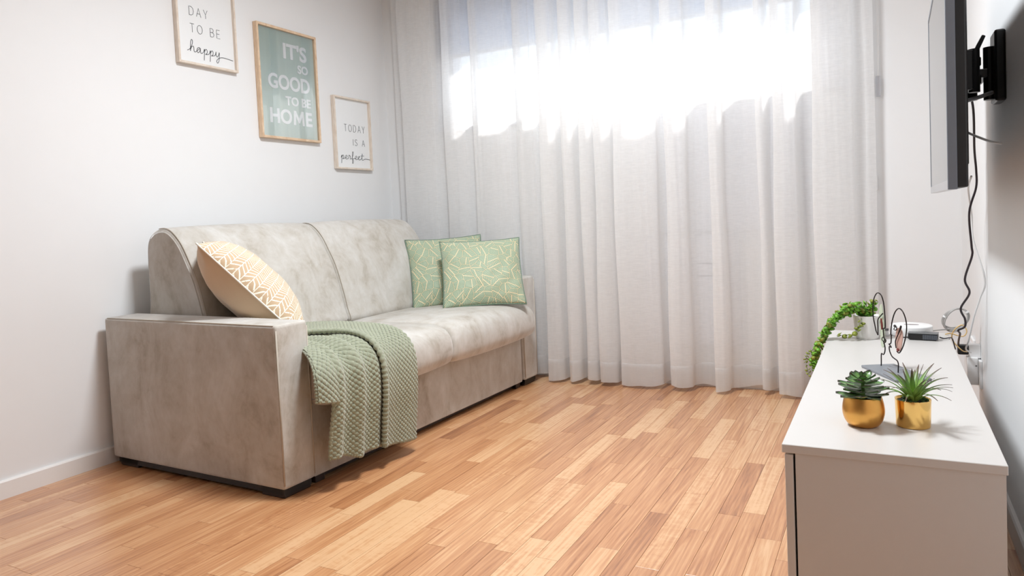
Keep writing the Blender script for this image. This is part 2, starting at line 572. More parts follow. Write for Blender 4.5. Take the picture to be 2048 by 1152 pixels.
# window: frame, sashes, panes
win = struct(obj('window_1', join(box(WX0, WX1, YB+0.02, YB+0.09, WZ0, WZ0+0.025), box(WX0, WX1, YB+0.02, YB+0.09, WZ1-0.07, WZ1),
                                  box(WX0, WX0+0.06, YB+0.02, YB+0.09, WZ0+0.025, WZ1-0.07), box(WX1-0.06, WX1, YB+0.02, YB+0.09, WZ0+0.025, WZ1-0.07)), PVC))
for a, b in ((WX0+0.06, WX1-0.06),):
    s = obj('sash', join(box(a, b, YB+0.03, YB+0.10, WZ0+0.025, WZ0+0.055), box(a, b, YB+0.03, YB+0.10, WZ1-0.11, WZ1-0.07),
                         box(a, a+0.05, YB+0.03, YB+0.10, WZ0+0.055, WZ1-0.11), box(b-0.05, b, YB+0.03, YB+0.10, WZ0+0.055, WZ1-0.11)), PVC, win)
    obj('pane', box(a+0.05, b-0.05, YB+0.06, YB+0.064, WZ0+0.055, WZ1-0.11), GLASS, s)
obj('sill', box(WX0-0.04, WX1+0.04, YB-0.022, YB+0.02, WZ0-0.03, WZ0, 0.004), PVC, win)
BLZ = 2.0
bl = empty('roller_blind', ((WX0+WX1)/2, YB+0.01, BLZ))
tag(bl, 'pale grey blue roller blind half lowered in the window behind the sheer curtain', 'blind')
hw = (WX1-WX0)/2-0.01
obj('blind_fabric', box(-hw, hw, -0.002, -0.001, 0.0, WZ1-BLZ-0.05), BLIND, bl)
obj('bottom_bar', box(-hw, hw, -0.008, 0.004, -0.022, 0.0, 0.003), PVC, bl)
obj('roller', tube([(-hw, 0, WZ1-BLZ-0.03), (hw, 0, WZ1-BLZ-0.03)], 0.02, 16), PVC, bl)

hp = tag(obj('heater_panel', join(box(1.72, 2.24, YB-0.028, YB-0.001, 0.23, 0.60, 0.003), box(1.72, 2.24, YB-0.028, YB-0.001, 0.603, 0.665, 0.003),
                                  box(1.72, 2.24, YB-0.024, YB-0.001, 0.668, 0.82, 0.003)), PVC),
         'flat white panel on the wall faintly visible through the curtain', 'heater')

# ------------------------------------------------------------------ curtain
panels = [(0.17, .40), (.49, .62), (.695, .925), (.994, 1.118), (1.18, 1.262), (1.315, 1.375), (1.419, 1.475), (1.5, 1.59),
          (1.617, 1.842), (1.899, 2.004), (2.131, 2.194), (2.36, 2.40), (2.441, 2.546), (2.624, 2.798)]
path = [(0.10, 3.885, 0)]
prev = 0.10
for i, (a, b) in enumerate(panels):
    yf, yb_ = (3.842, 3.892) if b < 1.13 else (3.762, 3.872)
    if i == 11: yf = 3.81
    hid = min(0.03, (b-a)*0.35)
    path += [(max(prev+0.012, (prev*0.6+a*0.4)), yb_+0.004, 0), (a+hid, yb_, 0), (a+hid*0.3, (yf*0.55+yb_*0.45), 1), (a, yf+0.006, 1), (a+(b-a)*0.12, yf-0.004, 1), ((a+b)/2, yf-0.006-0.01*random.random(), 1),
             (a+(b-a)*0.86, yf, 1), (b+0.004, yf+0.02, 1), (b+0.008, (yf*0.4+yb_*0.6), 0.5)]
    prev = b+0.01
path += [(2.83, 3.856, 0), (2.86, 3.848, 0), (2.892, 3.86, 0)]
P2 = np.array([[p[0], p[1]] for p in cr([np.array(p[:2]) for p in path], 9)])
nP = len(P2)
def curtain_pt(k, z, off=0.0):
    x, y = P2[k]
    t = 1-z/2.62
    ymid = 3.868 if x < 1.1 else 3.815
    amp = 0.8+0.3*t
    yy = ymid+(y-ymid)*amp
    w = 0.006*math.sin(3.1*z+x*9)*math.sin(x*23+1.3)+0.004*math.sin(z*5.3+x*31)
    xx = x+w*(0.6 if 0.12 < x < 2.85 else 0.15)
    yy += (0.0020*math.sin(x*118+2.5*math.sin(x*17))+0.0012*math.sin(x*201+z*0.8))*(0.75+0.25*math.sin(2.2*z+x*6))
    yy = min(yy+0.5*w, 3.905)
    if x < 1.12: yy = max(yy, 3.832)
    return (xx, yy-off, z)
zs = [0.02+2.59*(j/56) for j in range(57)]
def hemz(k):
    x = P2[k][0]
    return 0.008*math.sin(x*14)+0.004*math.sin(x*41)
V = [curtain_pt(k, z + (hemz(k) if z < 0.03 else 0)) for z in zs for k in range(nP)]
F = [(j*nP+k, j*nP+k+1, (j+1)*nP+k+1, (j+1)*nP+k) for j in range(56) for k in range(nP-1)]
cur = obj('curtain', (V, F), SHEER, smooth=True)
tag(cur, 'white sheer floor length curtain with soft pleats covering the back wall', 'curtain')
hz = [0.0, 0.03, 0.06, 0.09, 0.112, 0.115]
V = [curtain_pt(k, 0.02+z + (hemz(k) if z < 0.02 else 0), 0.0025 if z < 0.114 else 0.0005) for z in hz for k in range(nP)]
F = [(j*nP+k, j*nP+k+1, (j+1)*nP+k+1, (j+1)*nP+k) for j in range(len(hz)-1) for k in range(nP-1)]
obj('hem', (V, F), HEM, cur, smooth=True)
obj('curtain_rail', box(0.05, 2.95, 3.80, 3.84, 2.62, 2.66, 0.004), WHITE, cur)

bc = empty('blind_cord', (2.907, 3.905, 1.458))
tag(bc, 'thin white blind cord with long handle beside the curtain edge', 'cord')
obj('cord', tube([(0.0, 0.0, 0.095), (0.004, 0.0, 0.6), (0.006, 0.0, 1.1)], 0.0016, 6), WHITE, bc)
obj('cord', tube([(0.004, 0.0, 0.095), (0.010, 0.0, 0.6), (0.012, 0.0, 1.1)], 0.0016, 6), WHITE, bc)
obj('cord_handle', box(-0.009, 0.011, -0.008, 0.008, 0.0, 0.097, 0.003), simple('grey_plastic', srgb(196, 198, 204), 0.4), bc)
tag(obj('wall_clip', box(2.887, 2.897, 3.908, 3.923, 1.01, 1.085, 0.003), WHITE), 'small white clip on the wall below the blind cord handle', 'clip')

# ------------------------------------------------------------------ sofa (local frame: x out from the wall, y along the wall)
SX, SY, SYAW = 0.043, 1.8553, -0.03188
D, LEN, TA = 1.0, 1.9446, 0.153
sofa = empty('sofa', (SX, SY, 0), SYAW)
tag(sofa, 'light grey velvet two seater sofa with wide square arms along the left wall', 'sofa')

def arm(y0, y1):
    bm = bmesh.new()
    V, F = box(0.0, D, y0, y1, 0.035, 0.62)
    vs_ = [bm.verts.new(v) for v in V]
    for f in F: bm.faces.new([vs_[i] for i in f])
    bmesh.ops.bevel(bm, geom=bm.edges[:], offset=0.013, segments=3, profile=0.6, affect='EDGES')
    bm.verts.index_update()
    r = [tuple(v.co) for v in bm.verts], [tuple(v.index for v in f.verts) for f in bm.faces]
    bm.free()
    return r
for y0 in (0.0, LEN-TA):
    a = obj('arm', arm(y0, y0+TA), VELVET, sofa, smooth=True)
    yo = y0+0.004 if y0 == 0 else y0+TA-0.004
    obj('piping', tube([(D-0.001, yo, 0.05), (D-0.001, yo, 0.60)], 0.0028, 6), VELVETPIPE, a, smooth=True)
    yi = y0+TA-0.004 if y0 == 0 else y0+0.004
    obj('piping', tube([(D-0.001, yi, 0.05), (D-0.001, yi, 0.60)], 0.0025, 6), VELVETPIPE, a, smooth=True)
    obj('piping', tube([(0.02, yo, 0.6175), (D-0.012, yo, 0.6175)], 0.0025, 6), VELVETPIPE, a, smooth=True)
    obj('shade_strip', box(0.02, D-0.012, y0+0.012, y0+TA-0.012, 0.012, 0.036), BLACK, a)  # black strip standing in for the shade under the arm
    for x in (0.03, D-0.13):
        obj('foot', box(x, x+0.115, y0+0.012, y0+TA-0.012, 0.0, 0.036, 0.004), FOOT, a)

def sweep(prof, ys, bulge=0.0):
    """closed profile (x,z) swept along y; ys list of (y, inset)"""
    P = np.array(prof, float)
    c = P.mean(0)
    n = len(P)
    # normals by neighbouring points
    nx = np.roll(P, -1, 0)-np.roll(P, 1, 0)
    nor = np.c_[nx[:, 1], -nx[:, 0]]
    nor /= np.linalg.norm(nor, axis=1)[:, None]+1e-9
    if (nor*(P-c)).sum() < 0: nor = -nor
    V, F = [], []
    for y, ins in ys:
        Q = P-nor*ins
        V += [(q[0], y, q[1]) for q in Q]
    for j in range(len(ys)-1):
        for i in range(n):
            k = (i+1) % n
            F.append((j*n+i, j*n+k, (j+1)*n+k, (j+1)*n+i))
    F.append(tuple(range(n))); F.append(tuple((len(ys)-1)*n+i for i in reversed(range(n))))
    return V, F
def flat_caps(o):
    for p in o.data.polygons[-2:]: p.use_smooth = False
    return o
def ends(y0, y1, r, puff=0.0, n=10):
    out = []
    for k in range(5):
        a = k/4*PI/2
        out.append((y0+r*(1-math.sin(a)), 0)) if False else None
    L = []
    for k in range(5):
        a = k/4*PI/2
        L.append((y0+r*(1-math.cos(a)), r*(1-math.sin(a))))
    for k in range(1, n):
        t = k/n
        L.append((y0+r+(y1-y0-2*r)*t, -puff*math.sin(PI*t)**0.6))
    for k in range(4, -1, -1):
        a = k/4*PI/2
        L.append((y1-r*(1-math.cos(a)), r*(1-math.sin(a))))
    return L

# base box with front panel
obj('base_frame', box(0.06, 0.94, TA, LEN-TA, 0.05, 0.28), VELVET, sofa)
fp = obj('front_panel', box(0.945, 0.985, TA+0.006, LEN-TA-0.006, 0.028, 0.305, 0.008, 3), VELVET, sofa, smooth=True)
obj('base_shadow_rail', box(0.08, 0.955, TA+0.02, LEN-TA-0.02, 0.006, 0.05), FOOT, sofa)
for y in (TA+0.02, LEN-TA-0.07):
    obj('foot', box(0.93, 0.975, y, y+0.05, 0.0, 0.03, 0.003), FOOT, sofa)
obj('back_frame', box(0.01, 0.06, TA, LEN-TA, 0.05, 0.60, 0.01), VELVET, sofa)

# seat cushions
SPLIT = 0.975
sp_ = [(0.30, 0.30), (0.90, 0.297), (1.02, 0.297), (1.062, 0.305), (1.083, 0.33), (1.09, 0.37), (1.085, 0.415), (1.066, 0.45), (1.03, 0.472), (0.97, 0.483), (0.85, 0.487), (0.65, 0.482), (0.50, 0.472), (0.30, 0.462)]
seatprof = [tuple(p) for p in cr([np.array(p) for p in sp_], 4, True)]
for a, b in ((TA+0.004, SPLIT-0.004), (SPLIT+0.004, LEN-TA+0.02)):
    if b > LEN-TA: b = LEN-TA-0.004
    c = flat_caps(obj('seat_cushion', sweep(seatprof, ends(a, b, 0.030, 0.009)), VELVET, sofa, smooth=True))
    for yy in ((b-0.008,) if a > 1 else ()):
        obj('seam', tube([(p[0]+0.001, yy, p[1]) for p in seatprof[8:34]], 0.0017, 6), VELVETPIPE, c, smooth=True)

# back cushions
bp_ = [(0.062, 0.47), (0.058, 0.70), (0.060, 0.86), (0.072, 0.925), (0.105, 0.962), (0.15, 0.978), (0.20, 0.978), (0.245, 0.955), (0.292, 0.907), (0.335, 0.835), (0.375, 0.758), (0.411, 0.65), (0.437, 0.55), (0.447, 0.475), (0.30, 0.462)]
backprof = [tuple(p) for p in cr([np.array(p) for p in bp_], 4, True)]
for a, b in ((TA+0.014, SPLIT-0.003), (SPLIT+0.003, LEN-TA-0.012)):
    c = flat_caps(obj('back_cushion', sweep(backprof, ends(a, b, 0.018, 0.008)), VELVET, sofa, smooth=True))
    for yy in ((b-0.007,) if a > 1 else (a+0.007,)):
        obj('seam', tube([(p[0]*1.0+0.0, yy, p[1]) for p in backprof[20:53]], 0.0017, 6), VELVETPIPE, c, smooth=True)

# ------------------------------------------------------------------ cushions on the sofa
def pillow(name, c, yaw, tilt, roll, w, h, th, matf, matb, pipe, crease=0.0):
    n = 46
    def outline(u, v):
        ex = 1-0.055*(1-abs(v)**2.2)*1.0
        ey = 1-0.06*(1-abs(u)**2.2)*1.0
        return u*ex, v*ey
    V, F, UV = [], [], []
    def surf(side):
        base = len(V)
        for j in range(n):
            for i in range(n):
                u, v = -1+2*i/(n-1), -1+2*j/(n-1)
                ox, oy = outline(u, v)
                f = (max(0, 1-abs(u)**2.6)**0.62)*(max(0, 1-abs(v)**2.6)**0.62)
                wr = crease*(math.sin(9*u+5*v*v+2*side)*math.sin(7*v-2*u))*(f**0.5)*(0.3+u*u)
                z = side*(th/2*f)+wr*side
                V.append((ox*w/2, z, oy*h/2)); UV.append(((u+1)/2, (v+1)/2))
        for j in range(n-1):
            for i in range(n-1):
                q = (base+j*n+i, base+j*n+i+1, base+(j+1)*n+i+1, base+(j+1)*n+i)
                F.append(q if side < 0 else tuple(reversed(q)))
    surf(-1); nf = len(F); surf(1)
    me = bpy.data.meshes.new(name)
    me.from_pydata(V, [], F)
    uvl = me.uv_layers.new(name='UVMap')
    for lp in me.loops: uvl.data[lp.index].uv = UV[lp.vertex_index]
    me.materials.append(matf); me.materials.append(matb)
    for p in me.polygons: p.material_index = 0 if p.index < nf else 1; p.use_smooth = True
    bm = bmesh.new(); bm.from_mesh(me)
    bmesh.ops.remove_doubles(bm, verts=bm.verts[:], dist=1e-5)
    bm.to_mesh(me); bm.free()
    o = bpy.data.objects.new(name, me); COL.objects.link(o)
    ex = Vector((math.cos(yaw), math.sin(yaw), 0)); nn = Vector((math.sin(yaw), -math.cos(yaw), 0))
    up = Vector((0, 0, 1))*math.cos(tilt)-nn*math.sin(tilt)
    e2 = ex*math.cos(roll)+up*math.sin(roll); u2 = -ex*math.sin(roll)+up*math.cos(roll)
    Mx = Matrix((e2, u2.cross(e2), u2)).transposed().to_4x4()
    Mx.translation = Vector(c)
    o.matrix_world = Mx
    pts = []
    for s0, s1 in (((-1, -1), (1, -1)), ((1, -1), (1, 1)), ((1, 1), (-1, 1)), ((-1, 1), (-1, -1))):
        for k in range(24):
            t = k/24
            ox, oy = outline(s0[0]+(s1[0]-s0[0])*t, s0[1]+(s1[1]-s0[1])*t)
            pts.append((ox*w/2, 0, oy*h/2))
    obj('piping', tube(pts, 0.0032, 6, True), pipe, o, smooth=True)
    return o
p = pillow('throw_pillow', (0.672, 3.525, 0.668), 0.70, 0.48, 0.03, 0.45, 0.44, 0.12, LEAFPRINT, LEAFPRINT, GREENPIPE, 0.006)
tag(p, 'sage green leaf print cushion standing behind another in the far sofa corner', 'pillow', 'sage leaf print cushions')
p = pillow('throw_pillow', (0.955, 3.43, 0.667), 0.58, 0.52, 0.01, 0.45, 0.41, 0.13, LEAFPRINT, LEAFPRINT, GREENPIPE, 0.007)
tag(p, 'foremost sage green leaf print cushion leaning at the far end of the seat', 'pillow', 'sage leaf print cushions')
# beige one leaning between the near arm and the back: seen along its near side edge
p = pillow('throw_pillow', (0.622, 2.118, 0.712), 2.40, 0.735, 0.0, 0.45, 0.55, 0.23, CHEVRON, BEIGE, CREAMPIPE, 0.010)
tag(p, 'beige cushion with white herringbone print leaning inside the near sofa arm', 'pillow')

# ------------------------------------------------------------------ knitted blanket over the seat front
dp = [(0.42, 0.476), (0.55, 0.484), (0.70, 0.493), (0.85, 0.498), (0.96, 0.495), (1.03, 0.484), (1.07, 0.463), (1.094, 0.43), (1.102, 0.38), (1.10, 0.30), (1.088, 0.2), (1.078, 0.10), (1.074, 0.02)]
DP = np.array(cr([np.array(q) for q in dp], 30))
sl = np.r_[0, np.cumsum(np.linalg.norm(np.diff(DP, axis=0), axis=1))]
def drape(t):
    x = np.interp(t, sl, DP[:, 0]); z = np.interp(t, sl, DP[:, 1])
    e = 0.004
    dx = np.interp(t+e, sl, DP[:, 0])-np.interp(t-e, sl, DP[:, 0]); dz = np.interp(t+e, sl, DP[:, 1])-np.interp(t-e, sl, DP[:, 1])
    n = math.hypot(dx, dz)+1e-9
    return x, z, -dz/n, dx/n       # outward normal
def t_at_z(z):
    i = np.where((DP[:, 1] < z) & (DP[:, 0] > 1.03))[0]
    return sl[i[0]] if len(i) else sl[-1]
def sheet(yL, yR, t0, zend, off, folds, nu, nv, amp=0.0065, cell=0.0195):
    """yL,yR: functions of t in 0..1; zend: function of s; folds: function (s,t)->outward offset"""
    V = []
    for j in range(nv):
        for i in range(nu):
            s, tt = i/(nu-1), j/(nv-1)
            T = t0 + (t_at_z_cached(zend, s)-t0)*tt
            x, z, nx, nz = drape(T)
            y = yL(tt)+(yR(tt)-yL(tt))*s
            a = ((y)+T)/cell; b = ((y)-T)/cell
            k = amp*((abs(math.sin(PI*a))*abs(math.sin(PI*b)))**0.5)
            o = off+folds(s, tt)+k
            V.append((x+nx*o, y, z+nz*o))
    F = [(j*nu+i, j*nu+i+1, (j+1)*nu+i+1, (j+1)*nu+i) for j in range(nv-1) for i in range(nu-1)]
    return V, F
_tz = {}
def t_at_z_cached(zend, s):
    key = (id(zend), s)
    if key not in _tz: _tz[key] = t_at_z(zend(s))
    return _tz[key]
sm = lambda a, b, t: (lambda q: q*q*(3-2*q))(min(1, max(0, (t-a)/(b-a))))
blk = empty('blanket', (SX, SY, 0), SYAW)
tag(blk, 'sage green chunky knit blanket draped over the seat front beside the near arm', 'blanket')
# right panel (on top)
AL = lambda t: 0.175+0.21*sm(0.12, 0.55, t)+0.015*t
AR = lambda t: 0.655-0.065*sm(0.1, 0.5, t)+0.03*t
ZA = lambda s: 0.092-0.03*s
FA = lambda s, t: 0.024+0.006*math.sin(8*s+2*t)*t+0.010*(1-sm(0, 0.12, s))
BLL = lambda t: 0.155-0.030*sm(0.5, 1, t)
BLR = lambda t: 0.30+0.13*sm(0.1, 0.5, t)
ZB = lambda s: 0.125-0.045*s+0.01*math.sin(9*s)
FB = lambda s, t: 0.004+sm(0.15, 0.6, t)*(1-0.8*sm(0.72, 0.95, s))*0.030*(0.5+0.5*math.sin(2*PI*(2.6*s+0.1)-0.6*t))**1.4
CL = lambda t: 0.165-0.105*sm(0.35, 0.9, t)
CRR = lambda t: 0.21-0.03*t
ZCf = lambda s: 0.345-0.02*s
FC = lambda s, t: 0.012+0.018*math.sin(PI*s)*t
KNITM = [KNIT]
def solid_sheet(name, args, th=0.006):
    V, F = sheet(*args)
    o = obj(name, (V, F), KNIT, blk, smooth=True)
    m = o.modifiers.new('thickness', 'SOLIDIFY'); m.thickness = th; m.offset = -1
    return o
A_ = solid_sheet('top_fold', (AL, AR, 0.0, ZA, 0.006, FA, 150, 330))
B_ = solid_sheet('under_fold', (BLL, BLR, 0.0, ZB, 0.0, FB, 120, 330))
C_ = solid_sheet('side_flap', (CL, CRR, 0.30, ZCf, 0.004, FC, 60, 150))
def edge_pts(yf, s, t0, zf, off, fold, n=60, ta=0.0):
    P = []
    for k in range(n):
        tt = ta+(1-ta)*k/(n-1)
        T = t0+(t_at_z(zf(s))-t0)*tt
        x, z, nx, nz = drape(T); o_ = off+fold(s, tt)+0.001
        P.append((x+nx*o_, yf(tt), z+nz*o_))
    return P
def bottom_pts(yL, yR, zf, off, fold, n=40):
    P = []
    for k in range(n):
        s = k/(n-1)
        T = t_at_z(zf(s)); x, z, nx, nz = drape(T); o_ = off+fold(s, 1)
        P.append((x+nx*o_, yL(1)+(yR(1)-yL(1))*s, z))
    return P
def braid(P, r):
    R = [r*(1+0.28*math.sin(k*2.1)) for k in range(len(P))]
    return tube(P, R, 8)
dens = lambda P, n: [tuple(x) for x in cr([np.array(q) for q in P], n)]
obj('hem', braid(dens(edge_pts(AL, 0, 0.0, ZA, 0.006, FA), 3), 0.0105), KNIT, A_, smooth=True)
obj('hem', braid(dens(edge_pts(AR, 1, 0.0, ZA, 0.004, FA), 3), 0.005), KNIT, A_, smooth=True)
obj('hem', braid(dens(bottom_pts(AL, AR, ZA, 0.008, FA), 3), 0.008), KNIT, A_, smooth=True)
obj('hem', braid(dens(edge_pts(BLL, 0, 0.0, ZB, 0.004, FB), 3), 0.0065), KNIT, B_, smooth=True)
obj('hem', braid(dens(bottom_pts(BLL, BLR, ZB, 0.002, FB), 3), 0.008), KNIT, B_, smooth=True)
obj('hem', braid(dens(edge_pts(CL, 0, 0.30, ZCf, 0.004, FC, ta=0.1), 2), 0.006), KNIT, C_, smooth=True)

# ------------------------------------------------------------------ pictures on the left wall
GL = {
 'D': [[(0, 0), (0, 1), (.3, 1), (.55, .85), (.65, .5), (.55, .15), (.3, 0), (0, 0)]],
 'A': [[(0, 0), (.33, 1), (.66, 0)], [(.12, .36), (.54, .36)]],
 'Y': [[(0, 1), (.3, .45), (.6, 1)], [(.3, .45), (.3, 0)]],
 'T': [[(0, 1), (.6, 1)], [(.3, 1), (.3, 0)]],
 'O': [[(.37+.37*math.cos(a*PI/12), .5+.5*math.sin(a*PI/12)) for a in range(25)]],
 'B': [[(0, 0), (0, 1), (.28, 1), (.45, .9), (.47, .75), (.42, .6), (.28, .53), (0, .53)], [(.28, .53), (.5, .45), (.55, .28), (.48, .08), (.28, 0), (0, 0)]],
 'E': [[(.48, 1), (0, 1), (0, 0), (.5, 0)], [(0, .52), (.42, .52)]],
 'I': [[(0, 0), (0, 1)]],
 'S': [[(.5, .86), (.4, .97), (.25, 1), (.08, .93), (.03, .77), (.1, .62), (.27, .52), (.44, .42), (.52, .25), (.44, .07), (.25, 0), (.08, .05), (0, .15)]],
}
WID = dict(D=.65, A=.66, Y=.6, T=.6, O=.74, B=.55, E=.5, I=.02, S=.52)
def caps(text, gap=0.42, sp=0.75):
    S, x = [], 0
    for ch in text:
        if ch == ' ': x += sp; continue
        for st in GL[ch]: S.append([(p[0]+x, p[1]) for p in st])
        x += WID[ch]+gap
    return S, x-gap
SCR = {
 'h': ([(-.5, .05), (-.1, .35), (.3, 1.2), (.42, 1.9), (.28, 2.15), (.12, 1.7), (.02, .6), (0, 0), (.06, .35), (.3, .9), (.52, .95), (.58, .6), (.58, .15), (.75, .0), (1.05, .3)], 1.05),
 'a': ([(0, .3), (.5, .85), (.38, 1.0), (.1, .75), (.02, .3), (.18, .0), (.45, .3), (.62, .9), (.58, .3), (.72, 0), (1.05, .3)], 1.05),
 'p': ([(0, .3), (.22, .95), (.2, .4), (.12, -.6), (.08, -1.15), (.14, -.4), (.24, .5), (.48, .98), (.66, .75), (.6, .25), (.36, .02), (.7, .08), (1.0, .3)], 1.0),
 'y': ([(0, .3), (.18, .95), (.16, .4), (.32, .05), (.58, .4), (.74, .98), (.7, .2), (.58, -.7), (.36, -1.1), (.2, -.8), (.5, -.25), (1.2, .12), (2.2, .1), (3.1, .0)], 3.1),
 'e': ([(0, .3), (.4, .5), (.5, .82), (.32, 1.0), (.1, .7), (.1, .2), (.32, 0), (.8, .3)], .8),
 'r': ([(0, .3), (.2, 1.1), (.3, .88), (.52, .85), (.46, .4), (.52, .05), (.85, .3)], .85),
 'f': ([(0, .3), (.35, 1.2), (.42, 1.95), (.26, 2.0), (.16, 1.2), (.12, -.2), (.1, -1.0), (.26, -1.0), (.34, -.3), (.24, .1), (.8, .35)], .8),
 'c': ([(0, .3), (.42, .85), (.3, 1.0), (.06, .7), (.06, .25), (.28, 0), (.8, .3)], .8),
 't': ([(0, .3), (.28, 1.3), (.3, 1.7), (.2, .6), (.26, .05), (.5, .05), (1.0, .35), (1.7, .3), (2.3, .2)], 2.3),
}
def script(text):
    S, x = [], 0
    pts = []
    for i, ch in enumerate(text):
        st, w = SCR[ch]
        st = st if i == 0 else st[1:]
        pts += [(p[0]+x, p[1]) for p in st]
        x += w
    S.append([tuple(q) for q in cr([np.array(q) for q in pts], 6)])
    if 't' in text:
        xt = sum(SCR[c][1] for c in text[:text.index('t')])
        S.append([(xt-.1, 1.12), (xt+.75, 1.18)])
    return S, x
def ink(name, strokes, width, y0, z0, y1, h, r, parent, slope=0.0, xo=0.0):
    """strokes fitted to y0..y1 with letter height h on the plane x=xo (local to parent)"""
    S = strokes; k = (y1-y0)/width
    parts = []
    for st in S:
        P = [(xo, y0+p[0]*k, z0+p[1]*h+slope*(p[0]*k)) for p in st]
        parts.append(tube(P, r, 5))
    return [obj(name, q, INK, parent) for q in parts][0]

def frame(cy0, cy1, cz0, cz1, wood, depth=0.026, bw=0.011, rec=0.014):
    """empty at the lower near corner of the frame on the wall plane"""
    r = empty('picture_frame', (0.001, cy0, cz0))
    w, h = cy1-cy0, cz1-cz0
    obj('rail', box(0, depth, 0, bw, 0, h, 0.0012, 1), wood, r)
    obj('rail', box(0, depth, w-bw, w, 0, h, 0.0012, 1), wood, r)
    obj('rail', box(0, depth, bw, w-bw, 0, bw, 0.0012, 1), wood, r)
    obj('rail', box(0, depth, bw, w-bw, h-bw, h, 0.0012, 1), wood, r)
    return r, w, h
# top left: DAY / TO BE / happy
r1, w, h = frame(2.317, 2.665, 1.755, 2.195, PALEWOOD)
tag(r1, 'pale wood framed print reading DAY TO BE happy, leftmost on the wall', 'picture', 'framed word prints')
obj('print', box(0.002, 0.010, 0.011, w-0.011, 0.011, h-0.011), PAPER, r1)
Y0, Z0 = 2.317, 1.755
s, wd = caps('DAY'); ink('lettering', s, wd, 2.40-Y0, 1.992-Z0, 2.505-Y0, 0.041, 0.0010, r1, 0.0, 0.0108)
s, wd = caps('TO BE'); ink('lettering', s, wd, 2.40-Y0, 1.911-Z0, 2.573-Y0, 0.041, 0.0010, r1, 0.0, 0.0108)
s, wd = script('happy'); ink('lettering', s, wd+.5, 2.372-Y0+0.022, 1.820-Z0, 2.652-Y0+0.010, 0.026, 0.0013, r1, -0.02, 0.0108)
# right: TODAY / IS A / perfect
r3, w, h = frame(3.371, 3.711, 1.301, 1.740, PALEWOOD)
tag(r3, 'pale wood framed print reading TODAY IS A perfect, beside the curtain', 'picture', 'framed word prints')
obj('print', box(0.002, 0.010, 0.011, w-0.011, 0.011, h-0.011), PAPER, r3)
Y0, Z0 = 3.371, 1.301
s, wd = caps('TODAY'); ink('lettering', s, wd, 3.468-Y0, 1.534-Z0, 3.66-Y0, 0.042, 0.0011, r3, 0.0, 0.0108)
s, wd = caps('IS A'); ink('lettering', s, wd, 3.545-Y0, 1.451-Z0, 3.655-Y0, 0.038, 0.0011, r3, 0.0, 0.0108)
s, wd = script('perfect'); ink('lettering', s, wd, 3.425-Y0, 1.364-Z0, 3.70-Y0, 0.023, 0.0014, r3, 0.0, 0.0108)
# middle: IT'S SO GOOD TO BE HOME
r2_, w, h = frame(2.798, 3.243, 1.443, 2.049, PINE, 0.028, 0.013)
tag(r2_, "larger pine frame with sage green poster reading IT'S SO GOOD TO BE HOME", 'picture')
obj('poster', box(0.002, 0.012, 0.013, w-0.013, 0.013, h-0.013), PAPERGREEN, r2_)
obj('glass', box(0.0185, 0.0195, 0.013, w-0.013, 0.013, h-0.013), PICGLASS, r2_)
def text_mesh(txt, bold):
    cu = bpy.data.curves.new('txt', 'FONT'); cu.body = txt; cu.size = 1; cu.offset = bold; cu.extrude = 0.0
    cu.resolution_u = 4
    ob = bpy.data.objects.new('txt', cu); COL.objects.link(ob)
    dg = bpy.context.evaluated_depsgraph_get()
    me = bpy.data.meshes.new_from_object(ob.evaluated_get(dg))
    V = np.array([tuple(v.co) for v in me.vertices]); F = [tuple(p.vertices) for p in me.polygons]
    bpy.data.objects.remove(ob); bpy.data.curves.remove(cu); bpy.data.meshes.remove(me)
    return V, F
def block(txt, y0, y1, z0, z1, parent, xo):
    V, F = text_mesh(txt, 0.03)
    lo, hi = V.min(0), V.max(0)
    ys = y0+(V[:, 0]-lo[0])/(hi[0]-lo[0])*(y1-y0); zz = z0+(V[:, 1]-lo[1])/(hi[1]-lo[1])*(z1-z0)
    n = len(V)
    VV = [(xo+0.0025, a, b) for a, b in zip(ys, zz)]+[(xo, a, b) for a, b in zip(ys, zz)]
    ec = {}
    for f in F:
        for i in range(len(f)):
            e = (f[i], f[(i+1) % len(f)])
            ec[tuple(sorted(e))] = ec.get(tuple(sorted(e)), []) + [e]
    FF = list(F)+[(e[0][1], e[0][0], e[0][0]+n, e[0][1]+n) for e in ec.values() if len(e) == 1]
    return obj('lettering', (VV, FF), PAPER, parent)
Y0, Z0 = 2.798, 1.443
for txt, a, b, c, d in (("IT'S", 2.993, 3.172, 1.889, 1.978), ('SO', 3.095, 3.177, 1.821, 1.869), ('GOOD', 2.871, 3.185, 1.715, 1.798), ('TO BE', 2.990, 3.186, 1.634, 1.685), ('HO', 2.872, 3.032, 1.529, 1.611), ('E', 3.140, 3.190, 1.530, 1.610)):
    block(txt, a-Y0, b-Y0, c-Z0, d-Z0, r2_, 0.012)
mp_ = [(0, 0), (.05, 1), (.24, 1), (.5, .48), (.76, 1), (.95, 1), (1, 0), (.81, 0), (.79, .62), (.56, .16), (.44, .16), (.21, .62), (.19, 0)]
mq = [(3.044+p_[0]*0.084-Y0, 1.530+p_[1]*0.080-Z0) for p_ in mp_]
tri = [(0, 1, 11), (0, 11, 12), (1, 2, 11), (2, 3, 10), (2, 10, 11), (3, 9, 10), (3, 4, 9), (4, 8, 9), (4, 5, 8), (5, 6, 8), (6, 7, 8)]
nm = len(mq)
obj('lettering', ([(0.0145, q[0], q[1]) for q in mq]+[(0.012, q[0], q[1]) for q in mq], tri+[(i, (i+1) % nm, (i+1) % nm+nm, i+nm) for i in range(nm)]), PAPER, r2_)

